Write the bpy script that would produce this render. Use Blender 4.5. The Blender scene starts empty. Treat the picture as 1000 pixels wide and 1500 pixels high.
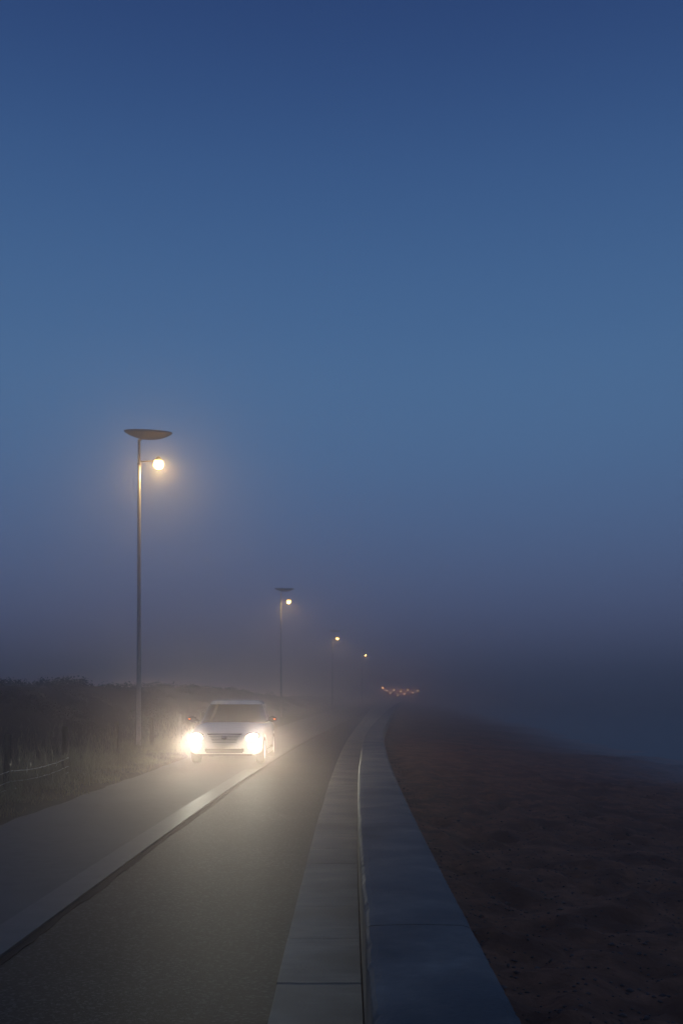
import bpy, bmesh, math, random
import numpy as np
from mathutils import Vector, Matrix

R = math.radians
SC = bpy.context.scene
COL = SC.collection
random.seed(7)
RNG = np.random.default_rng(7)

# ------------------------------------------------------------------ camera, sky, exposure
cd = bpy.data.cameras.new('camera')
cam = bpy.data.objects.new('camera', cd)
COL.objects.link(cam)
cam.location = (0, 0, 1.6)
cam.rotation_euler = (R(90), 0, 0)
cd.lens = 35.0
cd.sensor_width = 36.0
cd.shift_y = 0.18
cd.clip_start = 0.05
cd.clip_end = 3000
SC.camera = cam

world = bpy.data.worlds.new("World")
SC.world = world
world.use_nodes = True
wt = world.node_tree
# clear dusk sky after sunset: one gradient over the elevation, the same all the way round
w_tc = wt.nodes.new('ShaderNodeTexCoord')
w_sep = wt.nodes.new('ShaderNodeSeparateXYZ')
w_ramp = wt.nodes.new('ShaderNodeValToRGB')
wt.links.new(w_tc.outputs['Generated'], w_sep.inputs[0])
wt.links.new(w_sep.outputs['Z'], w_ramp.inputs[0])
SKY = [(0.0, (0.100, 0.102, 0.200)), (0.09, (0.090, 0.125, 0.255)), (0.20, (0.078, 0.160, 0.325)), (0.27, (0.077, 0.168, 0.335)),
       (0.342, (0.067, 0.157, 0.328)), (0.47, (0.039, 0.100, 0.255)), (0.574, (0.023, 0.056, 0.175)), (1.0, (0.012, 0.030, 0.115))]
cr = w_ramp.color_ramp
cr.interpolation = 'B_SPLINE'
while len(cr.elements) < len(SKY): cr.elements.new(0.5)
for e_, (p_, c_) in zip(cr.elements, SKY):
    e_.position = p_
    e_.color = (*c_, 1)
wt.links.new(w_ramp.outputs[0], wt.nodes['Background'].inputs[0])
wt.nodes['Background'].inputs[1].default_value = 1.0

SC.view_settings.view_transform = 'Standard'
SC.view_settings.look = 'None'
SC.view_settings.gamma = 1
SC.view_settings.exposure = 0.0
SC.view_settings.use_curve_mapping = False
SC.render.engine = 'CYCLES'
SC.cycles.use_denoising = True
SC.cycles.volume_bounces = 1
SC.cycles.max_bounces = 6
SC.cycles.sample_clamp_indirect = 4.0
SC.cycles.sample_clamp_direct = 0.0

FOG = 0.014
FOG_COLOR = (1.0, 0.83, 0.78)
FOG_G = 0.9
LAMP_W = 430.0          # street lamp bulbs
HEAD_SPOT = 1420.0      # headlight beams
BEAM_DROP = 0.062       # how fast the beam fades below the horizontal
GLARE = 0.38          # added glare lobe aimed at the camera, as a share of the beam
WARM = (1.0, 0.76, 0.29)
HEADC = (1.0, 0.97, 0.78)


# ------------------------------------------------------------------ helpers
def tag(o, label=None, cat=None, group=None, kind=None):
    if label: o['label'] = label
    if cat: o['category'] = cat
    if group: o['group'] = group
    if kind: o['kind'] = kind
    return o


def empty(name, loc=(0, 0, 0), rz=0.0):
    o = bpy.data.objects.new(name, None)
    o.location = loc
    o.rotation_euler = (0, 0, rz)
    COL.objects.link(o)
    return o


def mesh_obj(name, verts, faces, m, parent=None, smooth=False, loc=None):
    me = bpy.data.meshes.new(name)
    me.from_pydata([tuple(map(float, v)) for v in verts], [], [tuple(map(int, f)) for f in faces])
    me.update()
    ms = m if isinstance(m, (list, tuple)) else [m]
    for x in ms: me.materials.append(x)
    if smooth:
        me.polygons.foreach_set('use_smooth', [True] * len(me.polygons))
    o = bpy.data.objects.new(name, me)
    COL.objects.link(o)
    if parent: o.parent = parent
    if loc: o.location = loc
    return o


def np_obj(name, verts, quads, m, smooth=False, parent=None):
    """big mesh from numpy arrays; quads is (n,k) with k = 3 or 4"""
    me = bpy.data.meshes.new(name)
    k = quads.shape[1]
    me.vertices.add(len(verts))
    me.vertices.foreach_set('co', verts.astype(np.float32).ravel())
    me.loops.add(quads.size)
    me.loops.foreach_set('vertex_index', quads.astype(np.int32).ravel())
    me.polygons.add(len(quads))
    me.polygons.foreach_set('loop_start', np.arange(0, quads.size, k, dtype=np.int32))
    me.polygons.foreach_set('use_smooth', np.full(len(quads), smooth))
    me.update(calc_edges=True)
    me.validate()
    me.materials.append(m)
    o = bpy.data.objects.new(name, me)
    COL.objects.link(o)
    if parent: o.parent = parent
    return o


def bm_obj(name, bm, m, parent=None, smooth=False, loc=None):
    me = bpy.data.meshes.new(name)
    bmesh.ops.recalc_face_normals(bm, faces=bm.faces)
    bm.to_mesh(me)
    bm.free()
    me.materials.append(m)
    if smooth:
        me.polygons.foreach_set('use_smooth', [True] * len(me.polygons))
    o = bpy.data.objects.new(name, me)
    COL.objects.link(o)
    if parent: o.parent = parent
    if loc: o.location = loc
    return o


def box_bm(size, loc=(0, 0, 0), bevel=0.0, bm=None, rot=None):
    bm2 = bmesh.new()
    bmesh.ops.create_cube(bm2, size=1)
    bmesh.ops.scale(bm2, vec=size, verts=bm2.verts)
    if bevel:
        bmesh.ops.bevel(bm2, geom=bm2.edges[:], offset=bevel, segments=2, affect='EDGES')
    if rot is not None:
        bmesh.ops.rotate(bm2, cent=(0, 0, 0), matrix=rot, verts=bm2.verts)
    bmesh.ops.translate(bm2, vec=loc, verts=bm2.verts)
    if bm is None: return bm2
    me = bpy.data.meshes.new('tmp'); bm2.to_mesh(me); bm2.free()
    bm.from_mesh(me); bpy.data.meshes.remove(me)
    return bm


def lathe(prof, n=24, axis='z'):
    """profile of (r, h) pairs turned round the axis -> verts, faces"""
    v, f = [], []
    for r, h in prof:
        for i in range(n):
            a = 2 * math.pi * i / n
            c, s = r * math.cos(a), r * math.sin(a)
            v.append((c, s, h) if axis == 'z' else ((h, c, s) if axis == 'x' else (c, h, s)))
    for j in range(len(prof) - 1):
        for i in range(n):
            i2 = (i + 1) % n
            f.append((j * n + i, j * n + i2, (j + 1) * n + i2, (j + 1) * n + i))
    return v, f


def tube(pts, rad, n=6):
    v, f = [], []
    pts = [Vector(p) for p in pts]
    for k, p in enumerate(pts):
        t = (pts[min(k + 1, len(pts) - 1)] - pts[max(k - 1, 0)]).normalized()
        u = t.orthogonal().normalized() if abs(t.z) > 0.9 else t.cross(Vector((0, 0, 1))).normalized()
        w = t.cross(u)
        r = rad[k] if isinstance(rad, (list, tuple)) else rad
        for i in range(n):
            a = 2 * math.pi * i / n
            v.append(p + u * (r * math.cos(a)) + w * (r * math.sin(a)))
    for k in range(len(pts) - 1):
        for i in range(n):
            i2 = (i + 1) % n
            f.append((k * n + i, k * n + i2, (k + 1) * n + i2, (k + 1) * n + i))
    f.append(tuple(range(n - 1, -1, -1)))
    m = (len(pts) - 1) * n
    f.append(tuple(range(m, m + n)))
    return v, f


def hash2(ix, iy, s):
    h = (ix.astype(np.int64) * 374761393 + iy.astype(np.int64) * 668265263 + s * 1442695041) & 0xFFFFFFFF
    h = ((h ^ (h >> 13)) * 1274126177) & 0xFFFFFFFF
    return ((h ^ (h >> 16)) & 0xFFFF) / 65535.0


def vnoise(x, y, s=0):
    x = np.asarray(x, float); y = np.asarray(y, float)
    ix, iy = np.floor(x), np.floor(y)
    fx, fy = x - ix, y - iy
    fx = fx * fx * (3 - 2 * fx); fy = fy * fy * (3 - 2 * fy)
    a = hash2(ix, iy, s); b = hash2(ix + 1, iy, s); c = hash2(ix, iy + 1, s); d = hash2(ix + 1, iy + 1, s)
    return (a + (b - a) * fx) * (1 - fy) + (c + (d - c) * fx) * fy


# ------------------------------------------------------------------ materials
def mat(name, base=(0.5, 0.5, 0.5), rough=0.6, metal=0.0, spec=0.5, var=0.0, vscale=4.0, bump=0.0, bscale=40.0, coat=0.0,
        var2=None, v2scale=0.6, stretch=(1, 1, 1), rvar=0.0):
    m = bpy.data.materials.new(name)
    m.use_nodes = True
    nt = m.node_tree
    b = nt.nodes['Principled BSDF']
    b.inputs['Base Color'].default_value = (*base, 1)
    b.inputs['Roughness'].default_value = rough
    b.inputs['Metallic'].default_value = metal
    b.inputs['Specular IOR Level'].default_value = spec
    b.inputs['Coat Weight'].default_value = coat
    tc = nt.nodes.new('ShaderNodeTexCoord')
    mp = nt.nodes.new('ShaderNodeMapping')
    mp.inputs['Scale'].default_value = stretch
    nt.links.new(tc.outputs['Object'], mp.inputs['Vector'])
    col = None
    if var:
        n = nt.nodes.new('ShaderNodeTexNoise')
        n.inputs['Scale'].default_value = vscale
        n.inputs['Detail'].default_value = 8
        n.inputs['Roughness'].default_value = 0.65
        nt.links.new(mp.outputs[0], n.inputs['Vector'])
        rp = nt.nodes.new('ShaderNodeValToRGB')
        rp.color_ramp.elements[0].position = 0.3
        rp.color_ramp.elements[1].position = 0.7
        rp.color_ramp.elements[0].color = (*[c * (1 - var) for c in base], 1)
        rp.color_ramp.elements[1].color = (*[min(1, c * (1 + var)) for c in base], 1)
        nt.links.new(n.outputs[0], rp.inputs[0])
        col = rp.outputs[0]
        if rvar:
            mr = nt.nodes.new('ShaderNodeMapRange')
            mr.inputs[1].default_value = 0.3; mr.inputs[2].default_value = 0.7
            mr.inputs[3].default_value = max(0.02, rough - rvar); mr.inputs[4].default_value = min(1, rough + rvar)
            nt.links.new(n.outputs[0], mr.inputs[0])
            nt.links.new(mr.outputs[0], b.inputs['Roughness'])
    if var2:
        n2 = nt.nodes.new('ShaderNodeTexNoise')
        n2.inputs['Scale'].default_value = v2scale
        n2.inputs['Detail'].default_value = 5
        nt.links.new(tc.outputs['Object'], n2.inputs['Vector'])
        r2 = nt.nodes.new('ShaderNodeValToRGB')
        r2.color_ramp.elements[0].position = 0.42
        r2.color_ramp.elements[1].position = 0.62
        nt.links.new(n2.outputs[0], r2.inputs[0])
        mx = nt.nodes.new('ShaderNodeMixRGB')
        mx.inputs[2].default_value = (*var2, 1)
        if col: nt.links.new(col, mx.inputs[1])
        else: mx.inputs[1].default_value = (*base, 1)
        nt.links.new(r2.outputs[0], mx.inputs[0])
        col = mx.outputs[0]
    if col: nt.links.new(col, b.inputs['Base Color'])
    if bump:
        n3 = nt.nodes.new('ShaderNodeTexNoise')
        n3.inputs['Scale'].default_value = bscale
        n3.inputs['Detail'].default_value = 6
        nt.links.new(mp.outputs[0], n3.inputs['Vector'])
        bp = nt.nodes.new('ShaderNodeBump')
        bp.inputs['Strength'].default_value = 1.0
        bp.inputs['Distance'].default_value = bump
        nt.links.new(n3.outputs[0], bp.inputs['Height'])
        nt.links.new(bp.outputs[0], b.inputs['Normal'])
    return m


def emit(name, color, strength):
    m = bpy.data.materials.new(name)
    m.use_nodes = True
    b = m.node_tree.nodes['Principled BSDF']
    b.inputs['Base Color'].default_value = (*color, 1)
    b.inputs['Emission Color'].default_value = (*color, 1)
    b.inputs['Emission Strength'].default_value = strength
    return m


M_ASPHALT = mat('wet_asphalt', (0.0125, 0.0124, 0.0136), 0.66, spec=0.12, var=0.5, vscale=60, bump=0.004, bscale=110, var2=(0.019, 0.018, 0.0185), v2scale=0.7)


def add_stones(m, scale, dark, light):
    """the aggregate in the surface: every small cell a stone of its own tone, standing a little high or low"""
    nt = m.node_tree
    b = nt.nodes['Principled BSDF']
    tc = nt.nodes.new('ShaderNodeTexCoord')
    vo = nt.nodes.new('ShaderNodeTexVoronoi'); vo.inputs['Scale'].default_value = scale
    nt.links.new(tc.outputs['Object'], vo.inputs['Vector'])
    sp = nt.nodes.new('ShaderNodeSeparateColor'); nt.links.new(vo.outputs['Color'], sp.inputs[0])
    rp = nt.nodes.new('ShaderNodeValToRGB')
    rp.color_ramp.elements[0].position = 0.0; rp.color_ramp.elements[1].position = 0.95
    rp.color_ramp.elements[0].color = (dark, dark, dark, 1); rp.color_ramp.elements[1].color = (light, light, light, 1)
    e = rp.color_ramp.elements.new(0.7); e.color = (1, 1, 1, 1)
    nt.links.new(sp.outputs[0], rp.inputs[0])
    mx = nt.nodes.new('ShaderNodeMixRGB'); mx.blend_type = 'MULTIPLY'; mx.inputs[0].default_value = 1.0
    nt.links.new(b.inputs['Base Color'].links[0].from_socket, mx.inputs[1])
    nt.links.new(rp.outputs[0], mx.inputs[2])
    nt.links.new(mx.outputs[0], b.inputs['Base Color'])


add_stones(M_ASPHALT, 62, 0.4, 4.2)
M_DARK_STRIP = mat('dark_strip', (0.018, 0.017, 0.017), 0.85, spec=0.15, var=0.3, vscale=20)  # plain dark tone of the narrow strip beside the median
M_PATH = mat('worn_grey_asphalt', (0.08, 0.076, 0.07), 0.75, spec=0.3, var=0.2, vscale=6, bump=0.006, bscale=70,
             var2=(0.094, 0.09, 0.082), v2scale=0.5)
M_BAND = mat('pale_concrete_band', (0.080, 0.076, 0.067), 0.56, spec=0.28, var=0.2, vscale=5, bump=0.004, bscale=60)
M_KERB = mat('kerb_concrete', (0.31, 0.265, 0.18), 0.7, spec=0.35, var=0.3, vscale=2.2, bump=0.005, bscale=50,
             var2=(0.20, 0.17, 0.115), v2scale=1.3, stretch=(1, 4, 1))
M_WALL = mat('sea_wall_concrete', (0.235, 0.178, 0.128), 0.66, spec=0.4, var=0.5, vscale=3.5, bump=0.005, bscale=45,
             var2=(0.105, 0.088, 0.072), v2scale=1.4, rvar=0.12)
M_SAND = mat('red_brown_sand', (0.38, 0.14, 0.062), 0.9, spec=0.15, var=0.35, vscale=7, bump=0.02, bscale=14,
             var2=(0.22, 0.082, 0.039), v2scale=1.8)
M_PEBBLE = mat('shingle_stone', (0.17, 0.10, 0.07), 0.7, spec=0.3, var=0.6, vscale=9)


def wet_below(m, z0, z1):
    """sand that is wet, smoother and darker near the water line"""
    nt = m.node_tree; b = nt.nodes['Principled BSDF']
    ge = nt.nodes.new('ShaderNodeNewGeometry'); se = nt.nodes.new('ShaderNodeSeparateXYZ')
    nt.links.new(ge.outputs['Position'], se.inputs[0])
    mr = nt.nodes.new('ShaderNodeMapRange'); mr.interpolation_type = 'SMOOTHSTEP'
    for i, x in enumerate((z0, z1, 0.34, 0.9)): mr.inputs[1 + i].default_value = x
    nt.links.new(se.outputs[2], mr.inputs[0]); nt.links.new(mr.outputs[0], b.inputs['Roughness'])
    m2 = nt.nodes.new('ShaderNodeMapRange'); m2.interpolation_type = 'SMOOTHSTEP'
    for i, x in enumerate((z0, z1, 0.35, 0.12)): m2.inputs[1 + i].default_value = x
    nt.links.new(se.outputs[2], m2.inputs[0]); nt.links.new(m2.outputs[0], b.inputs['Specular IOR Level'])


wet_below(M_SAND, -0.80, -0.18)
M_SOIL = mat('dune_soil', (0.035, 0.029, 0.021), 0.95, spec=0.1, var=0.4, vscale=3, bump=0.03, bscale=9)
M_BED = mat('road_bed', (0.06, 0.055, 0.05), 0.9, var=0.2)
M_GRASS = mat('dry_verge_grass', (0.21, 0.185, 0.095), 0.55, spec=0.4, var=0.45, vscale=1.6)
M_SCRUB = mat('dune_scrub_leaves', (0.03, 0.032, 0.02), 0.8, spec=0.2, var=0.4, vscale=1.0)
M_SEA = mat('sea_water', (0.03, 0.026, 0.026), 0.32, spec=0.5, bump=0.01, bscale=1.2)
M_POLE = mat('painted_steel', (0.42, 0.36, 0.33), 0.42, spec=0.5, var=0.12, vscale=6)
M_DISC = mat("lamp_disc_paint", (0.03, 0.027, 0.026), 0.6, spec=0.4, var=0.2, vscale=3)
M_HOUSING = mat('lamp_housing', (0.12, 0.11, 0.10), 0.5)
M_WOOD = mat('weathered_wood', (0.11, 0.085, 0.06), 0.85, spec=0.2, var=0.4, vscale=5, bump=0.01, bscale=20, stretch=(3, 3, 0.4))
M_WIRE = mat('wet_wire', (0.85, 0.8, 0.68), 0.35, metal=0.35, spec=0.8)
M_WHITE = mat('white_car_paint', (0.70, 0.69, 0.67), 0.3, spec=0.5, coat=1.0, var=0.03, vscale=3)
M_BLACK = mat('black_trim', (0.02, 0.02, 0.02), 0.4)
M_GLOSS = mat('gloss_black_cab', (0.015, 0.015, 0.016), 0.12, spec=0.5, coat=0.5)
M_GLASS = mat('dark_car_glass', (0.03, 0.028, 0.026), 0.04, spec=0.6)
M_CHROME = mat('chrome', (0.8, 0.78, 0.75), 0.12, metal=1.0)
M_TYRE = mat('tyre_rubber', (0.025, 0.025, 0.025), 0.8)
M_RIM = mat('alloy_rim', (0.5, 0.5, 0.5), 0.3, metal=1.0)
M_PLATE = mat('blank_plate', (0.7, 0.68, 0.62), 0.5)
M_HEAD = emit('headlight_lens', (1.0, 0.88, 0.66), 10.0)
M_FOGL = emit('fog_light_lens', (1.0, 0.88, 0.66), 7.0)
M_AMBER = emit('indicator_lens', (1.0, 0.22, 0.04), 6.0)
M_BULB = emit('lamp_lens', (1.0, 0.66, 0.24), 13.0)
nt_ = M_BULB.node_tree                      # a milky globe that lets most of the inner light through
tr_ = nt_.nodes.new('ShaderNodeBsdfTransparent'); mx_ = nt_.nodes.new('ShaderNodeMixShader'); mx_.inputs[0].default_value = 0.3
nt_.links.new(tr_.outputs[0], mx_.inputs[1]); nt_.links.new(nt_.nodes['Principled BSDF'].outputs[0], mx_.inputs[2])
nt_.links.new(mx_.outputs[0], nt_.nodes['Material Output'].inputs['Surface'])
M_FAR = emit('far_lantern', (1.0, 0.42, 0.16), 42.0)


# ------------------------------------------------------------------ plan of the promenade: everything follows one gentle right-hand bend
def C(d):
    d = np.asarray(d, float)
    near = 0.0006 * d * d
    far = 0.0006 * 42 * 42 + 0.0504 * (d - 42) + 0.00003 * (d - 42) ** 2
    return np.where(d < 42, near * np.where(d < 0, 0.0, 1.0), far)


def x_kerb(d): return -0.37 + 0.75 * C(d)
def x_wall(d): return 0.095 + 1.17 * C(d)
def x_wall_out(d): return x_wall(d) + 0.545
def x_band_r(d): return -2.10 + 1.1 * C(d)
def x_band_l(d): return x_band_r(d) - 0.28
def x_verge(d): return -4.30 + 0.9 * C(d) - 0.012 * np.maximum(0, np.asarray(d, float) - 20)


def stations(d0, d1, step0=0.5, grow=1.04, cap=8.0):
    out, d, s = [d0], d0, step0
    while d < d1 - 1e-6:
        if d > 12: s = min(cap, s * grow)
        d = min(d1, d + s)
        out.append(d)
    return np.array(out)


def ribbon(name, fl, fr, z, depth, m, d0=-4.0, d1=440.0, cols=4, parent=None, ds=None, zfun=None):
    """a solid strip between two plan curves, its top at z and its sides going down by depth"""
    ds = stations(d0, d1) if ds is None else np.asarray(ds)
    v, f = [], []
    W = cols + 3
    for d in ds:
        a, b = float(fl(d)), float(fr(d))
        row = [(a, d, z - depth)] + [(a + (b - a) * i / cols, d, z + (zfun(a + (b - a) * i / cols, d) if zfun else 0)) for i in range(cols + 1)] + [(b, d, z - depth)]
        v += row
    for j in range(len(ds) - 1):
        for i in range(W - 1):
            f.append((j * W + i, j * W + i + 1, (j + 1) * W + i + 1, (j + 1) * W + i))
    n = len(ds)
    f.append(tuple(range(W - 1, -1, -1)))
    f.append(tuple(range((n - 1) * W, n * W)))
    return mesh_obj(name, v, f, m, parent)


# ------------------------------------------------------------------ ground, road and path
ribbon('road', lambda d: x_band_r(d) - 0.05, lambda d: x_kerb(d) + 0.05, 0.0, 0.25, M_ASPHALT, cols=6)['kind'] = 'structure'
ribbon('path', lambda d: x_verge(d) - 0.6, lambda d: x_band_l(d) if d <= 21.5 else x_band_r(d), 0.020, 0.25, M_PATH, cols=8, ds=np.concatenate([stations(-4, 21.5), stations(21.51, 440)]))['kind'] = 'structure'
ribbon('median_strip', x_band_l, x_band_r, 0.023, 0.25, M_BAND, cols=2, d1=21.5)['kind'] = 'structure'
ribbon('road_bed', lambda d: x_verge(d) - 3.0, lambda d: x_wall_out(d) + 1.0, -0.2, 0.3, M_BED, cols=4)['kind'] = 'structure'

ribbon('dark_edge_strip', lambda d: x_band_r(d) + 0.002, lambda d: x_band_r(d) + 0.065 + 0.03 * (vnoise(d * 1.7, 2.0, 51) - 0.5) + 0.025 * (vnoise(d * 6, 5.0, 52) - 0.5),
       0.005, 0.02, M_DARK_STRIP, cols=2, ds=np.concatenate([np.arange(-4, 30, 0.15), stations(30, 440)]))['kind'] = 'structure'  # narrow dark strip along the median's right edge, uneven in width

# kerb of single concrete slabs; past the pieces one long strip
kerb = ribbon('kerb', lambda d: x_kerb(d) + 0.01, lambda d: x_wall(d) - 0.004, -0.012, 0.2, M_KERB, cols=2)
kerb['kind'] = 'structure'
d = -3.2
while d < 46:
    L = random.choice((0.92, 1.0, 1.0, 1.1)) if d < 20 else 1.6
    dz = random.uniform(-0.0015, 0.0015); sx = random.uniform(-0.006, 0.006)
    ribbon('kerb_slab', lambda q: x_kerb(q) + sx, lambda q: x_wall(q) - 0.008, 0.024 + dz, 0.05, M_KERB, cols=3, parent=kerb,
           ds=np.linspace(d + 0.0015, d + L - 0.0015, 4), zfun=lambda x, q: 0.004 * (float(vnoise(x * 9, q * 9, 3)) - 0.5))
    d += L
ribbon('kerb_slab', x_kerb, lambda q: x_wall(q) - 0.008, 0.024, 0.05, M_KERB, cols=2, parent=kerb, d0=d + 0.01, d1=440)


# low sea wall, cast in sections, with a worn inner arris
wall = empty('sea_wall', (0, 0, 0))
tag(wall, 'long low concrete sea wall with a broad flat top between the kerb and the sand', 'wall')


def wall_section(d0, d1, step):
    ds = np.linspace(d0, d1, max(2, int((d1 - d0) / step)))
    v, f = [], []
    for q in ds:
        a, b = float(x_wall(q)), float(x_wall_out(q))
        n1 = float(vnoise(q * 6.0, 1.5, 11)) - 0.5
        n2 = float(vnoise(q * 17.0, 4.5, 12)) - 0.5
        chip = 0.012 * n1 + 0.018 * n2
        n3 = 0.012 * (float(vnoise(q * 1.3, 8.5, 14)) - 0.5)
        prof = [(a, -0.1), (a + 0.002, 0.2), (a + 0.004 + chip * 0.3 + n3, 0.405), (a + 0.010 + chip + n3, 0.432 - abs(chip) * 0.6),
                (a + 0.026 + chip + n3, 0.446), (a + 0.06, 0.450), (a + 0.27, 0.455), (b - 0.05, 0.450), (b - 0.012 + n2 * 0.01, 0.438), (b, 0.40), (b + 0.01, -0.4)]
        v += [(x, q, z) for x, z in prof]
    W = 11
    for j in range(len(ds) - 1):
        for i in range(W - 1):
            f.append((j * W + i, j * W + i + 1, (j + 1) * W + i + 1, (j + 1) * W + i))
    f.append(tuple(range(W - 1, -1, -1)))
    f.append(tuple(range((len(ds) - 1) * W, len(ds) * W)))
    o = mesh_obj('wall_section', v, f, M_WALL, wall)
    return o


d = -3.0
while d < 80:
    L = 4.0
    wall_section(d + 0.008, d + L - 0.008, 0.03 if d < 14 else (0.08 if d < 30 else 0.4))
    d += L
wall_section(d + 0.005, 440, 4.0)


def grid_obj(name, X, Y, Z, m, smooth=True):
    n, k = X.shape
    v = np.stack([X.ravel(), Y.ravel(), Z.ravel()], 1)
    i = np.arange(n * k).reshape(n, k)
    q = np.stack([i[:-1, :-1].ravel(), i[:-1, 1:].ravel(), i[1:, 1:].ravel(), i[1:, :-1].ravel()], 1)
    return np_obj(name, v, q, m, smooth)


# beach: trodden red-brown sand falling to the water
def geo(a, b, s0, g):
    out = [a]
    s = s0
    while out[-1] < b:
        out.append(out[-1] + s); s *= g
    return np.array(out)


dd = np.concatenate([np.arange(-3, 1.5, 0.3), geo(1.5, 440, 0.045, 1.011)])
uu = np.concatenate([np.arange(0, 9, 0.055), geo(9, 190, 0.08, 1.12)])
D, U = np.meshgrid(dd, uu, indexing='ij')
X = x_wall_out(D) - 0.03 + U
fade = np.clip(1.3 - D / 40, 0.15, 1)
bmp = 1.5 * 0.075 * (vnoise(U * 4.2, D * 3.6, 1) - 0.5) + 0.05 * (vnoise(U * 9, D * 8, 2) - 0.5) + 0.022 * (vnoise(U * 19, D * 17, 3) - 0.5)
foot = np.maximum(0, vnoise(U * 2.6 + 9, D * 2.2, 5) - 0.62) * -0.2
Z = 0.08 - 0.075 * U - 0.0006 * U * U + (bmp + foot) * fade * np.clip(U * 3, 0.2, 1) + 0.18 * (vnoise(U * 0.5, D * 0.35, 6) - 0.5) * np.clip(U / 3, 0, 1)
Z = np.maximum(Z, -3.0)
beach = grid_obj('beach', X, D, Z, M_SAND)
beach['kind'] = 'structure'
# shingle lying in the sand
n = 11000
pv_, pf_ = [], []
OCT = [(0, 1, 2), (0, 2, 3), (0, 3, 4), (0, 4, 1), (5, 2, 1), (5, 3, 2), (5, 4, 3), (5, 1, 4)]
qd = 2.6 + 22 * RNG.random(n) ** 1.6
qu = 0.02 + 9 * RNG.random(n) ** 1.3
ii = np.clip(np.searchsorted(dd, qd) - 1, 0, len(dd) - 2); jj = np.clip(np.searchsorted(uu, qu) - 1, 0, len(uu) - 2)
for q, u, i0, j0 in zip(qd, qu, ii, jj):
    tq, tu = (q - dd[i0]) / (dd[i0 + 1] - dd[i0]), (u - uu[j0]) / (uu[j0 + 1] - uu[j0])
    z0 = (Z[i0, j0] * (1 - tu) + Z[i0, j0 + 1] * tu) * (1 - tq) + (Z[i0 + 1, j0] * (1 - tu) + Z[i0 + 1, j0 + 1] * tu) * tq
    s_ = random.uniform(0.006, 0.016) * (1.9 if random.random() < 0.06 else 1)
    Mx = Matrix.Rotation(random.uniform(0, 6.28), 3, 'Z') @ Matrix.Rotation(random.uniform(-0.5, 0.5), 3, 'X')
    b0 = len(pv_)
    c_ = Vector((float(x_wall_out(q)) - 0.03 + u, q, z0 + s_ * 0.15))
    for p in ((0, 0, 0.6), (1.2, 0.1, 0), (0, 0.9, 0.1), (-1.0, 0, 0), (0.1, -0.9, -0.1), (0, 0, -0.6)):
        pv_.append(c_ + Mx @ (Vector(p) * s_))
    pf_ += [tuple(k + b0 for k in t) for t in OCT]
o = mesh_obj('shingle', pv_, pf_, M_PEBBLE, smooth=True)
tag(o, 'small dark stones scattered over the brown sand', 'pebbles', kind='stuff')
sea = mesh_obj('sea', [(6, -6, -0.78), (230, -6, -0.78), (230, 445, -0.78), (6, 445, -0.78)], [(0, 1, 2, 3)], M_SEA)
sea['kind'] = 'structure'

# dunes behind the path
def dune_h(u, d):
    """u = metres to the left of the path's edge"""
    u = np.asarray(u, float); d = np.asarray(d, float)
    rise = np.clip((u - 1.9) / 5.5, 0, 1)
    rise = rise * rise * (3 - 2 * rise)
    top = 1.60 + 0.35 * np.clip((d - 25) / 50, 0, 1) - 0.6 * np.clip((d - 85) / 60, 0, 1)
    top = top + 0.5 * (vnoise(d * 0.09, u * 0.12, 21) - 0.5) + 0.25 * (vnoise(d * 0.3, u * 0.3, 22) - 0.5)
    return 0.03 + rise * top + 0.10 * (vnoise(u * 1.3, d * 1.1, 23) - 0.5) * np.clip(u, 0, 1) + 0.04 * np.clip(u * 2, 0, 1)


dd = np.concatenate([np.arange(-3, 8, 0.5), geo(8, 440, 0.22, 1.012)])
uu = np.concatenate([np.arange(-0.15, 9, 0.2), geo(9, 150, 0.4, 1.15)])
D, U = np.meshgrid(dd, uu, indexing='ij')
X = x_verge(D) - U + 0.10 * (vnoise(D * 1.7, U * 0 + 3.3, 25) - 0.5)
Z = dune_h(U, D)
Z[:, 0] = 0.0
dune = grid_obj('dune_terrain', X[:, ::-1], D[:, ::-1], Z[:, ::-1], M_SOIL)
dune['kind'] = 'structure'


# ------------------------------------------------------------------ vegetation masses
def blades(name, px, py, pz, h, w, lean, m):
    n = len(px)
    a = RNG.uniform(0, 2 * math.pi, n)
    la = RNG.uniform(0, 2 * math.pi, n)
    lx, ly = np.cos(la) * lean * h, np.sin(la) * lean * h
    cx, cy = np.cos(a) * w / 2, np.sin(a) * w / 2
    V = np.zeros((n, 7, 3))
    for k, (t, ww) in enumerate(((0, 1.0), (0.4, 0.8), (0.75, 0.5))):
        bend = t * t
        for s, sg in enumerate((-1, 1)):
            V[:, k * 2 + s, 0] = px + lx * bend + sg * cx * ww
            V[:, k * 2 + s, 1] = py + ly * bend + sg * cy * ww
            V[:, k * 2 + s, 2] = pz + h * t * (1 - 0.25 * lean * t)
    V[:, 6, 0] = px + lx; V[:, 6, 1] = py + ly; V[:, 6, 2] = pz + h * (1 - 0.25 * lean)
    base = (np.arange(n) * 7)[:, None]
    T = np.array([(0, 1, 3), (0, 3, 2), (2, 3, 5), (2, 5, 4), (4, 5, 6)])
    F = (base[:, :, None] + T[None]).reshape(-1, 3)
    return np_obj(name, V.reshape(-1, 3), F, m)


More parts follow.
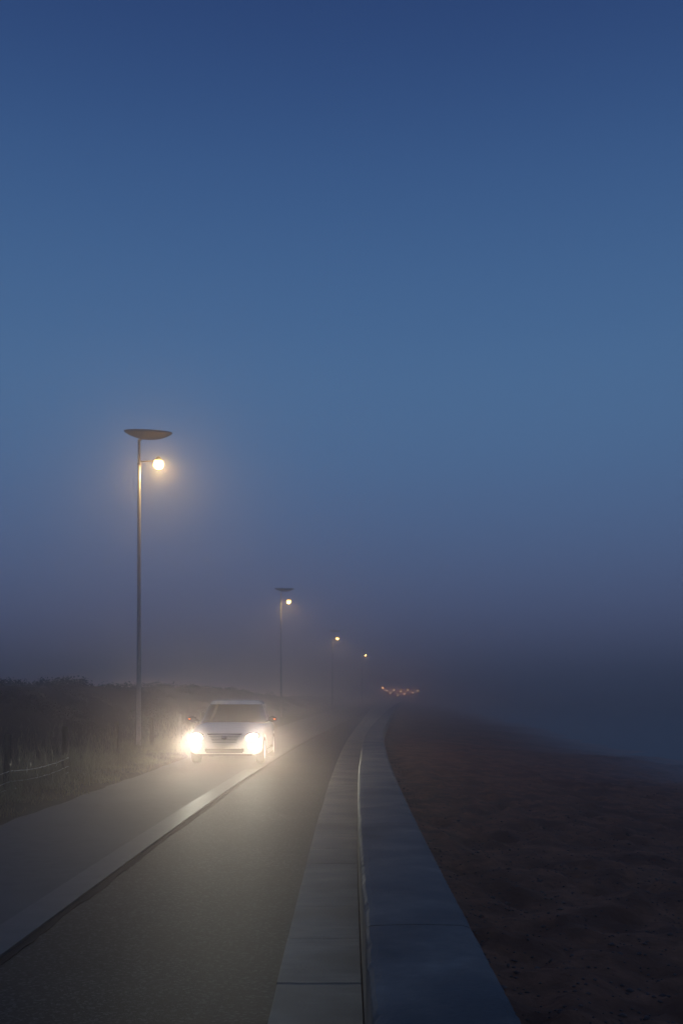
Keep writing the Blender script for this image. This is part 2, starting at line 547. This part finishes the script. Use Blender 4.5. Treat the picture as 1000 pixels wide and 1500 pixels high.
n = 42000
pd = 7 + 45 * RNG.random(n) ** 1.5
pu = np.abs(RNG.normal(0, 1, n)) * 1.5 + RNG.uniform(-0.12, 0.2, n)
clump = vnoise(pu * 2.2, pd * 2.0, 31)
keep = clump + RNG.uniform(-0.25, 0.25, n) > 0.42
pd, pu, clump = pd[keep], pu[keep], clump[keep]
h = (0.07 + 0.30 * clump * RNG.random(len(pd)) + 0.10 * RNG.random(len(pd))) * np.clip(0.45 + pu * 0.5, 0.4, 1.3)
g = blades('grass', x_verge(pd) - pu, pd, dune_h(pu, pd) - 0.02, h, 0.006 + 0.006 * RNG.random(len(pd)), 0.25 + 0.6 * RNG.random(len(pd)), M_GRASS)
tag(g, 'rough dry grass growing along the verge beside the path', 'grass', kind='stuff')

# taller dry stems by the near fence
n = 420
pd = RNG.uniform(12, 24, n); pu = RNG.uniform(0.5, 2.4, n)
v, f = [], []
for q, u in zip(pd, pu):
    x0, z0 = float(x_verge(q)) - u, float(dune_h(u, q)) - 0.02
    hh = random.uniform(0.35, 0.95) if random.random() < 0.4 else random.uniform(0.25, 0.5)
    lx, ly = random.uniform(-0.18, 0.18), random.uniform(-0.18, 0.18)
    pts = [(x0, q, z0), (x0 + lx * 0.3, q + ly * 0.3, z0 + hh * 0.55), (x0 + lx, q + ly, z0 + hh)]
    a, b = tube(pts, [0.004, 0.003, 0.002], 3)
    o = len(v); v += a; f += [tuple(i + o for i in t) for t in b]
    if random.random() < 0.6:
        p = Vector(pts[2])
        a, b = tube([p, p + Vector((lx * 0.1, ly * 0.1, 0.04)), p + Vector((lx * 0.2, ly * 0.2, 0.09))], [0.003, 0.009, 0.002], 4)
        o = len(v); v += a; f += [tuple(i + o for i in t) for t in b]
o = mesh_obj('tall_grass', v, f, M_GRASS)
tag(o, 'tall thin seed stems standing in the grass round the wire fence', 'grass', kind='stuff')

# dark scrub on the dune: leaf-sized faces in uneven clumps
cl = []
for k in range(230):
    q = 14 + 110 * random.random() ** 1.2
    u = random.uniform(3.6, 12)
    cl.append((q, u, random.uniform(0.35, 0.9), random.uniform(0.18, 0.46)))
V, F = [], []
for q, u, r, hh in cl:
    m_ = int(200 * (r / 0.6))
    th = RNG.uniform(0, 2 * math.pi, m_); rr = r * np.sqrt(RNG.random(m_)); ph = RNG.random(m_)
    lx = float(x_verge(q)) - u + rr * np.cos(th); ly = q + rr * np.sin(th)
    lz = dune_h(u - rr * np.cos(th), ly) + hh * ph * np.sqrt(np.clip(1 - (rr / r) ** 2, 0.05, 1)) * (0.7 + 0.6 * vnoise(lx * 5, ly * 5, 41))
    s = RNG.uniform(0.03, 0.07, m_)
    P = np.stack([lx, ly, lz], 1)
    A = RNG.normal(0, 1, (m_, 3)); A /= np.linalg.norm(A, axis=1)[:, None]
    B = np.cross(A, RNG.normal(0, 1, (m_, 3))); B /= np.linalg.norm(B, axis=1)[:, None]
    quad = np.stack([P - A * s[:, None], P + B * s[:, None] * 0.45, P + A * s[:, None], P - B * s[:, None] * 0.45], 1)
    V.append(quad.reshape(-1, 3))
V = np.concatenate(V)
o = np_obj('dune_scrub', V, np.arange(len(V)).reshape(-1, 4), M_SCRUB)
tag(o, 'dark low scrub covering the dune behind the fence', 'scrub', kind='stuff')

# ------------------------------------------------------------------ fence
fence = empty('wire_fence', (-5.6, 20, 0))
tag(fence, 'wire fence on thin wooden posts in the grass along the dune foot', 'fence')
fx = lambda q: -5.56 + 0.9 * float(C(q)) - 0.3 - 0.012 * max(0, q - 20) if q > 26 else -5.55
posts = []
for q, hh, lean in ((8.0, 1.0, 0.02), (12.2, 1.02, -0.02), (16.4, 0.98, 0.03), (20.0, 1.0, -0.015), (24.5, 0.96, 0.02), (29.0, 0.97, -0.02), (33.4, 1.0, 0.02), (38, 1.0, -0.02), (42.5, 1.0, 0.02)):
    x = fx(q) + random.uniform(-0.04, 0.04)
    posts.append((x, q))
    pts = [(x - fence.location.x, q - fence.location.y, -0.1), (x - fence.location.x + lean * 0.5, q - fence.location.y, hh * 0.5),
           (x - fence.location.x + lean, q - fence.location.y, hh)]
    a, b = tube(pts, [0.062, 0.058, 0.052], 9)
    mesh_obj('post', a, b, M_WOOD, fence, smooth=False)
for wz in (0.37, 0.20, 0.07):
    for (x0, q0), (x1, q1) in zip(posts[:3], posts[1:4]):
        pts, rad = [], []
        N = 70
        for i in range(N + 1):
            t = i / N
            sag = -0.06 * 4 * t * (1 - t) * (1 if wz > 0.1 else 0.4)
            jx = 0.006 * math.sin(i * 2.3) + random.uniform(-0.004, 0.004)
            pts.append((x0 + (x1 - x0) * t + 0.055 - fence.location.x + jx, q0 + (q1 - q0) * t - fence.location.y, wz + sag + random.uniform(-0.006, 0.006)))
            rad.append(random.uniform(0.003, 0.008))
        a, b = tube(pts, rad, 5)
        mesh_obj('wire', a, b, M_WIRE, fence)
for q, z0, l in ((19.2, 0.36, 0.13), (18.0, 0.19, 0.08), (17.4, 0.36, 0.10)):
    a, b = tube([(fx(q) + 0.06 - fence.location.x, q - fence.location.y, z0), (fx(q) + 0.07 - fence.location.x, q - fence.location.y, z0 - l * 0.5),
                 (fx(q) + 0.05 - fence.location.x, q - fence.location.y, z0 - l)], 0.005, 5)
    mesh_obj('wire_tie', a, b, M_WIRE, fence)


# ------------------------------------------------------------------ street lamps
def make_lamp():
    root = empty('street_lamp')
    H = 9.38
    prof = [(0.0, -0.05), (0.074, -0.05), (0.073, 0.0), (0.060, 4.0), (0.053, 7.62), (0.046, 7.66), (0.042, H), (0.0, H)]
    a, b = lathe(prof, 16)
    mesh_obj('pole', a, b, M_POLE, root, smooth=True)
    a, b = lathe([(0.0, 0.0), (0.16, 0.0), (0.16, 0.02), (0.10, 0.035), (0.088, 0.12), (0.0, 0.12)], 16)
    mesh_obj('base_plate', a, b, M_POLE, root)
    a, b = lathe([(0.0, 0.0), (0.061, 0.0), (0.061, 0.06), (0.0, 0.06)], 16)
    mesh_obj('collar', a, b, M_POLE, root, loc=(0, 0, 8.62))
    # shallow bowl on the pole top
    prof = [(0.0, 0.0), (0.20, 0.012), (0.40, 0.055), (0.56, 0.115), (0.68, 0.18), (0.722, 0.222), (0.715, 0.238), (0.60, 0.245), (0.30, 0.262), (0.0, 0.27)]
    a, b = lathe(prof, 40)
    disc = mesh_obj('reflector_disc', a, b, M_DISC, root, smooth=True, loc=(0.27, 0, H + 0.0))
    disc.rotation_euler = (R(9), R(1.5), 0)
    a, b = tube([(0.0, 0, H - 0.05), (0.05, 0, H + 0.02), (0.12, 0, H + 0.05)], 0.035, 8)
    mesh_obj('disc_bracket', a, b, M_DISC, root)
    # side arm and floodlight
    a, b = tube([(0.04, 0, 8.72), (0.25, 0, 8.735), (0.46, 0, 8.745)], 0.022, 8)
    mesh_obj('arm', a, b, M_POLE, root)
    a, b = lathe([(0.0, 0.145), (0.05, 0.145), (0.085, 0.11), (0.10, 0.06), (0.10, 0.03), (0.06, 0.03)], 20)
    hs = mesh_obj('floodlight', a, b, M_HOUSING, root, smooth=True, loc=(0.58, 0, 8.73))
    a, b = lathe([(0.09, 0.028)] + [(0.155 * math.cos(t), -0.075 + 0.155 * math.sin(t)) for t in np.linspace(0.72, -1.45, 10)] + [(0.0, -0.23)], 24)
    mesh_obj('lens', a, b, M_BULB, hs, smooth=True, loc=(0, 0, 0))
    ld = bpy.data.lights.new('lamp_light', 'SPOT')
    ld.spot_size = R(180); ld.spot_blend = 0.5
    ld.energy = LAMP_W
    ld.color = WARM
    ld.shadow_soft_size = 0.025
    lo = bpy.data.objects.new('lamp_light', ld)
    COL.objects.link(lo)
    lo.parent = root
    lo.location = (0.58, 0, 8.655)
    return root


def copy_tree(o, parent=None):
    c = o.copy()
    COL.objects.link(c)
    c.parent = parent
    for ch in list(o.children):
        copy_tree(ch, c)
    return c


lamp0 = make_lamp()
LG = 'street lamps along the promenade'
lamp_spots = [(-6.1, 30.0, 0.04, 'tallest and nearest street lamp with a dark disc top beside the fence'),
              (-4.45, 73.6, -0.02, 'second street lamp back, its pole rising just right of the white car'),
              (-1.10, 120.0, 0.03, 'third street lamp back, faint in the fog with its lower pole lost'),
              (3.50, 171.0, 0.0, 'farthest and smallest street lamp still seen in the fog')]
for i, (x, y, r, lab) in enumerate(lamp_spots):
    o = lamp0 if i == 0 else copy_tree(lamp0)
    o.location = (x, y, -0.05)
    o.rotation_euler = (R((0.1, 0.2, -0.2, 0)[i]), R((0.1, -0.15, 0.1, 0)[i]), r)
    tag(o, lab, 'street lamp', LG)

# tiny lights of the seafront far ahead
FG = 'far seafront lights in the fog'
far_px = [(560.2, 1007.7), (566.4, 1011.3), (571.5, 1015.5), (577, 1011), (582, 1017.6), (586.5, 1012.3), (592.3, 1016.4), (597.2, 1011.2), (604, 1014.6), (611.4, 1012.0)]
proto = None
for k, (px, py) in enumerate(far_px):
    dist = 262 + 26 * ((k * 7) % 5) / 5.0
    x, z = (px - 500) / 1458.3 * dist, 1.6 + (1020 - py) / 1458.3 * dist
    o = empty('seafront_lamp', (x, dist, z))
    if proto is None:
        a, b = lathe([(0.0, -0.22), (0.16, -0.16), (0.22, 0.0), (0.16, 0.16), (0.0, 0.22)], 10)
        proto = mesh_obj('lantern', a, b, M_FAR, o)
    else:
        c = proto.copy(); COL.objects.link(c); c.parent = o
    a, b = tube([(0, 0, -z), (0, 0, -z / 2), (0, 0, -0.1)], 0.04, 6)
    mesh_obj('pole', a, b, M_POLE, o)
    tag(o, 'tiny orange lamp in the cluster glowing far ahead in the fog', 'distant lamp', FG)


def dipped_beam(ld):
    """how a dipped headlamp shares out its light: bright just under the horizontal, fading down and sideways, plus an added glare lobe aimed at the camera"""
    ld.use_nodes = True
    nt = ld.node_tree
    em = nt.nodes['Emission']
    geo_ = nt.nodes.new('ShaderNodeNewGeometry')
    sep = nt.nodes.new('ShaderNodeSeparateXYZ')
    nt.links.new(geo_.outputs['Incoming'], sep.inputs[0])          # the direction the light leaves in

    def M(op, a, b=None, c=None, clamp=False):
        n = nt.nodes.new('ShaderNodeMath'); n.operation = op; n.use_clamp = clamp
        for i, x in enumerate((a, b, c)):
            if x is None: continue
            if isinstance(x, (int, float)): n.inputs[i].default_value = x
            else: nt.links.new(x, n.inputs[i])
        return n.outputs[0]
    X, Y, Z = sep.outputs
    down = M('MULTIPLY', Z, -1.0)
    cut = M('SMOOTH_MIN', M('MAXIMUM', M('DIVIDE', M('ADD', down, -0.012), 0.014), 0.0), 1.0, 0.0)
    beam = M('MULTIPLY', cut, M('POWER', 2.718, M('MULTIPLY', M('MAXIMUM', down, 0.0), -1.0 / BEAM_DROP)))
    side = M('POWER', 2.718, M('MULTIPLY', M('MULTIPLY', X, X), -1.0 / 0.42))
    ux, xx = M('ADD', Z, -0.03), M('ADD', X, -0.118)          # centre of the added lobe, turned to the camera for glare
    glare_lobe = M('MULTIPLY', M('MULTIPLY', M('GREATER_THAN', Z, -0.02), GLARE), M('POWER', 2.718, M('MULTIPLY', M('ADD', M('MULTIPLY', ux, ux), M('MULTIPLY', xx, xx)), -1.0 / 0.0018)))
    nt.links.new(M('ADD', M('MULTIPLY', beam, side), glare_lobe), em.inputs['Strength'])


# ------------------------------------------------------------------ the white car (local: x across, y back from the nose, z up)
car = empty('car', (-2.70, 23.0, 0.02), R(-1.0))
tag(car, 'white compact car coming towards us with both headlights blazing', 'car')
YS = [0.00, 0.025, 0.09, 0.24, 0.55, 0.95, 1.25, 2.2, 3.2, 3.7, 3.88, 3.95]
WS = [0.60, 0.70, 0.785, 0.84, 0.862, 0.868, 0.87, 0.872, 0.868, 0.84, 0.79, 0.70]
ZB = [0.30, 0.25, 0.21, 0.20, 0.19, 0.19, 0.19, 0.19, 0.19, 0.24, 0.30, 0.36]
ZT = [0.63, 0.675, 0.715, 0.765, 0.85, 0.93, 0.955, 0.975, 0.99, 0.985, 0.95, 0.89]
NE = 5.0
spow = lambda c, p: math.copysign(abs(c) ** p, c)


def section(y):
    return [float(np.interp(y, YS, P)) for P in (WS, ZB, ZT)]


def side_x(y, z):
    w, zb, zt = section(y)
    zc, hz = (zb + zt) / 2, (zt - zb) / 2
    t = min(0.999, abs((z - zc) / hz))
    return w * (1 - t ** NE) ** (1 / NE)


def body_mesh():
    v, f = [], []
    K = 48
    ys = sorted(set(YS + [0.01, 0.05, 0.15, 0.38, 0.75, 1.7, 2.7]))
    for y in ys:
        w, zb, zt = section(y)
        zc, hz = (zb + zt) / 2, (zt - zb) / 2
        for k in range(K):
            a = 2 * math.pi * k / K
            x = w * spow(math.cos(a), 2 / NE)
            z = zc + hz * spow(math.sin(a), 2 / NE)
            if z > zc + hz * 0.6:                       # a slight crown on the bonnet
                z += 0.02 * (1 - (x / w) ** 2)
            v.append((x, y, z))
    for j in range(len(ys) - 1):
        for k in range(K):
            k2 = (k + 1) % K
            f.append((j * K + k, j * K + k2, (j + 1) * K + k2, (j + 1) * K + k))
    for j, sg in ((0, -1), (len(ys) - 1, 1)):
        c = len(v)
        w, zb, zt = section(ys[j])
        v.append((0, ys[j] + sg * 0.035, (zb + zt) / 2))
        for k in range(K):
            k2 = (k + 1) % K
            f.append((j * K + k2, j * K + k, c) if sg < 0 else (j * K + k, j * K + k2, c))
    return v, f


v, f = body_mesh()
body = mesh_obj('body', v, f, M_WHITE, car, smooth=True)
WHEELS = [(sx, yy) for yy in (0.78, 3.22) for sx in (-1, 1)]
cv, cf = [], []
for sx, yy in WHEELS:
    a, b = lathe([(0.0, -0.2), (0.375, -0.2), (0.375, 0.3), (0.0, 0.3)], 40, 'x')
    o = len(cv)
    cv += [(p[0] + sx * 0.80, p[1] + yy, p[2] + 0.32) for p in a]
    cf += [tuple(i + o for i in t) for t in b]
cut = mesh_obj('cutter', cv, cf, M_BLACK, car)
bm = bmesh.new(); bm.from_mesh(cut.data); bmesh.ops.remove_doubles(bm, verts=bm.verts, dist=1e-5); bmesh.ops.recalc_face_normals(bm, faces=bm.faces); bm.to_mesh(cut.data); bm.free()
bm = bmesh.new(); bm.from_mesh(body.data); bmesh.ops.recalc_face_normals(bm, faces=bm.faces); bm.to_mesh(body.data); bm.free()
md = body.modifiers.new('arches', 'BOOLEAN'); md.operation = 'DIFFERENCE'; md.object = cut; md.solver = 'EXACT'
dg = bpy.context.evaluated_depsgraph_get()
nm = bpy.data.meshes.new_from_object(body.evaluated_get(dg))
body.modifiers.clear(); body.data = nm; nm.name = 'body'
bpy.data.objects.remove(cut)
try: nm.set_sharp_from_angle(angle=R(35))
except Exception: pass


# cab: rings of a rounded rectangle, raked in front
def cab_pt(t, s, off=0.0):
    z = 0.935 + s * 0.50
    yf, yr = 1.02 + s * 0.86, 3.84 - s * 0.50
    W = 0.815 - s * 0.175 + off
    L = (yr - yf) / 2 + off
    n = 4.6
    return Vector((W * spow(math.cos(t), 2 / n), (yf + yr) / 2 + L * spow(math.sin(t), 2 / n), z))


K = 64
v, f = [], []
rows = [0.0, 0.25, 0.5, 0.75, 0.9]
for s in rows:
    for k in range(K): v.append(cab_pt(2 * math.pi * k / K, s))
for j in range(len(rows) - 1):
    for k in range(K):
        k2 = (k + 1) % K
        f.append((j * K + k, j * K + k2, (j + 1) * K + k2, (j + 1) * K + k))
mesh_obj('cab', v, f, M_GLOSS, car, smooth=True)
v, f = [], []
rr = [(0.895, 1.0, 0.0), (0.93, 1.004, 0.0), (1.0, 0.985, 0.008), (1.0, 0.94, 0.030), (1.0, 0.85, 0.048), (1.0, 0.6, 0.060), (1.0, 0.3, 0.066)]
for s, sc_, dz in rr:
    cc = (1.02 + 0.86 * s + 3.84 - 0.5 * s) / 2
    for k in range(K):
        p = cab_pt(2 * math.pi * k / K, s)
        v.append((p.x * sc_, cc + (p.y - cc) * sc_, p.z + dz))
c = len(v); v.append((0, cc, 0.935 + 0.5 + 0.068))
for j in range(len(rr) - 1):
    for k in range(K):
        k2 = (k + 1) % K
        f.append((j * K + k, j * K + k2, (j + 1) * K + k2, (j + 1) * K + k))
for k in range(K): f.append(((len(rr) - 1) * K + k, (len(rr) - 1) * K + (k + 1) % K, c))
mesh_obj('roof', v, f, M_WHITE, car, smooth=True)


def patch(name, ts, ss, m, off=0.006, flip=False):
    v, f = [], []
    for s in ss:
        for t in ts: v.append(cab_pt(t, s, off))
    W = len(ts)
    for j in range(len(ss) - 1):
        for i in range(W - 1): f.append((j * W + i, j * W + i + 1, (j + 1) * W + i + 1, (j + 1) * W + i))
    o = mesh_obj(name, v, f, m, car, smooth=True)
    md_ = None
    return o


patch('windscreen', np.radians(np.linspace(-133, -47, 25)), np.linspace(0.06, 0.88, 6), M_GLASS)
patch('rear_window', np.radians(np.linspace(50, 130, 17)), np.linspace(0.25, 0.86, 5), M_GLASS)
tt = lambda q: math.asin(spow(q, 2.3))
for sg in (1, -1):
    for a0, a1 in ((-0.72, 0.06), (0.12, 0.72)):
        ts = [tt(q) for q in np.linspace(a0, a1, 9)]
        if sg < 0: ts = [math.pi - t for t in ts]
        patch('side_window', ts, np.linspace(0.12, 0.82, 5), M_GLASS)
# doors: panels a few millimetres proud, so their gaps read
for sg in (1, -1):
    v, f = [], []
    ys = np.linspace(1.28, 2.42, 9); zs = np.linspace(0.30, 0.90, 8)
    for z in zs:
        for y in ys: v.append((sg * (side_x(y, z) + 0.004), y, z))
    for j in range(7):
        for i in range(8): f.append((j * 9 + i, j * 9 + i + 1, (j + 1) * 9 + i + 1, (j + 1) * 9 + i))
    dr = mesh_obj('door', v, f, M_WHITE, car, smooth=True)
    bm_obj('handle', box_bm((0.03, 0.18, 0.03), (sg * (side_x(2.25, 0.82) + 0.015), 2.27, 0.82), 0.008), M_CHROME, dr)
    bm_obj('sill_trim', box_bm((0.05, 1.6, 0.09), (sg * 0.862, 2.0, 0.235), 0.015), M_BLACK, car)
# wheels
for sx, yy in WHEELS:
    wh = empty('wheel', (sx * 0.765, yy, 0.315)); wh.parent = car
    a, b = lathe([(0.21, -0.09), (0.28, -0.105), (0.31, -0.085), (0.318, -0.04), (0.318, 0.04), (0.31, 0.085), (0.28, 0.105), (0.21, 0.09)], 36, 'x')
    mesh_obj('tyre', a, b, M_TYRE, wh, smooth=True)
    bm = bmesh.new()
    for k in range(5):
        rot = Matrix.Rotation(2 * math.pi * k / 5, 3, 'X')
        box_bm((0.03, 0.05, 0.19), rot @ Vector((sx * 0.075, 0, 0.115)), 0.006, bm, rot)
    a, b = lathe([(0.0, 0.09 * sx), (0.05, 0.09 * sx), (0.055, 0.06 * sx), (0.0, 0.06 * sx)], 16, 'x')
    vs = [bm.verts.new(p) for p in a]
    for t in b: 
        try: bm.faces.new([vs[i] for i in t])
        except ValueError: pass
    a, b = lathe([(0.195, 0.05 * sx), (0.195, 0.092 * sx), (0.216, 0.092 * sx), (0.216, -0.05 * sx), (0.195, 0.05 * sx)], 32, 'x')
    vs = [bm.verts.new(p) for p in a]
    for t in b:
        try: bm.faces.new([vs[i] for i in t])
        except ValueError: pass
    bm_obj('rim', bm, M_RIM, wh)
# front: grille with slats and a plain emblem, lower intake, plate, trim
gp = [(-0.40, 0.715), (0.40, 0.715), (0.385, 0.58), (0.30, 0.478), (-0.30, 0.478), (-0.385, 0.58)]
gv = [(x, -0.05 + 0.10 * (abs(x) / 0.42) ** 2, z) for x, z in gp] + [(x, 0.10, z) for x, z in gp]
gf = [(5, 4, 3, 2, 1, 0), (6, 7, 8, 9, 10, 11)] + [(i, (i + 1) % 6, 6 + (i + 1) % 6, 6 + i) for i in range(6)]
gr = mesh_obj('grille', gv, gf, M_BLACK, car)
for z, w in ((0.69, 0.74), (0.655, 0.73), (0.62, 0.71), (0.585, 0.68), (0.55, 0.62), (0.515, 0.56)):
    pts = [(x * w / 2, -0.058 + 0.10 * (abs(x * w / 2) / 0.42) ** 2, z) for x in np.linspace(-1, 1, 9)]
    a, b = tube(pts, 0.006, 6)
    mesh_obj('slat', a, b, M_BLACK if z != 0.69 else M_CHROME, gr)
a, b = lathe([(0.0, -0.012), (0.06, -0.012), (0.075, 0.0), (0.06, 0.01), (0.0, 0.01)], 24, 'y')
em = mesh_obj('emblem', [(p[0] * 0.9, p[1], p[2] * 0.55) for p in a], b, M_CHROME, gr, smooth=True, loc=(0, -0.066, 0.615))
bm_obj('lower_intake', box_bm((0.9, 0.12, 0.13), (0, 0.02, 0.335), 0.03), M_BLACK, car)
bm_obj('licence_plate', box_bm((0.46, 0.015, 0.10), (0, -0.052, 0.425), 0.004), M_PLATE, car)
bm_obj('front_lip', box_bm((1.3, 0.10, 0.04), (0, 0.05, 0.225), 0.012), M_BLACK, car)
for sg in (-1, 1):
    a, b = [], []
    bm = bmesh.new()
    bmesh.ops.create_uvsphere(bm, u_segments=24, v_segments=14, radius=1.0)
    bmesh.ops.scale(bm, vec=(0.19, 0.12, 0.10), verts=bm.verts)
    hl = bm_obj('headlight', bm, M_GLOSS, car, smooth=True, loc=(sg * 0.62, 0.11, 0.645))
    hl.rotation_euler = (0, R(-8 * sg), R(16 * sg))
    bm = bmesh.new()
    bmesh.ops.create_uvsphere(bm, u_segments=20, v_segments=12, radius=1.0)
    bmesh.ops.scale(bm, vec=(0.145, 0.02, 0.08), verts=bm.verts)
    bm_obj('lens', bm, M_HEAD, hl, smooth=True, loc=(-0.01 * sg, -0.104, 0.0))
    bm = bmesh.new()
    bmesh.ops.create_uvsphere(bm, u_segments=16, v_segments=10, radius=1.0)
    bmesh.ops.scale(bm, vec=(0.08, 0.025, 0.06), verts=bm.verts)
    bm_obj('fog_light', bm, M_FOGL, car, smooth=True, loc=(sg * 0.62, 0.0, 0.43))
    # mirror
    bm = bmesh.new()
    bmesh.ops.create_uvsphere(bm, u_segments=16, v_segments=10, radius=1.0)
    bmesh.ops.scale(bm, vec=(0.115, 0.065, 0.072), verts=bm.verts)
    mr = bm_obj('wing_mirror', bm, M_BLACK, car, smooth=True, loc=(sg * 0.985, 1.42, 1.02))
    a, b = tube([(-sg * 0.18, 0.03, -0.05), (-sg * 0.08, 0.0, -0.03)], 0.025, 8)
    mesh_obj('mirror_arm', a, b, M_BLACK, mr)
    bm_obj('indicator', box_bm((0.05, 0.02, 0.012), (sg * 0.055, -0.055, 0.008), 0.004), M_AMBER, mr)
    bm_obj('tail_light', box_bm((0.14, 0.06, 0.22), (sg * 0.72, 3.90, 0.80), 0.02), mat('tail_lens', (0.35, 0.02, 0.02), 0.2), car)
    # the headlamp: a dipped beam with its flat cut-off, plus the glare lobe added towards the camera
    sd = bpy.data.lights.new('headlight_beam', 'SPOT')
    sd.energy = HEAD_SPOT; sd.color = HEADC; sd.shadow_soft_size = 0.0
    sd.spot_size = R(150); sd.spot_blend = 0.3
    dipped_beam(sd)
    so = bpy.data.objects.new('headlight_beam', sd); COL.objects.link(so); so.parent = car
    so.location = (sg * 0.64, -0.10, 0.645)
    so.rotation_euler = (R(90), 0, R(180))

# ------------------------------------------------------------------ fog
hz = mesh_obj('haze', [(x, y, z) for z in (-4.2, 10.3) for x, y in ((-170, -12), (260, -12), (260, 460), (-170, 460))],
              [(3, 2, 1, 0), (4, 5, 6, 7), (0, 1, 5, 4), (1, 2, 6, 5), (2, 3, 7, 6), (3, 0, 4, 7)], None)
hm = bpy.data.materials.new('haze_air'); hm.use_nodes = True
hn = hm.node_tree
hn.nodes.remove(hn.nodes['Principled BSDF'])
pv = hn.nodes.new('ShaderNodeVolumePrincipled')
pv.inputs['Color'].default_value = (*FOG_COLOR, 1)
pv.inputs['Density'].default_value = FOG
pv.inputs['Anisotropy'].default_value = FOG_G
hn.links.new(pv.outputs[0], hn.nodes['Material Output'].inputs['Volume'])
hz.data.materials.clear(); hz.data.materials.append(hm)
tag(hz, 'thin blue evening fog lying over the promenade and beach', 'fog', kind='stuff')
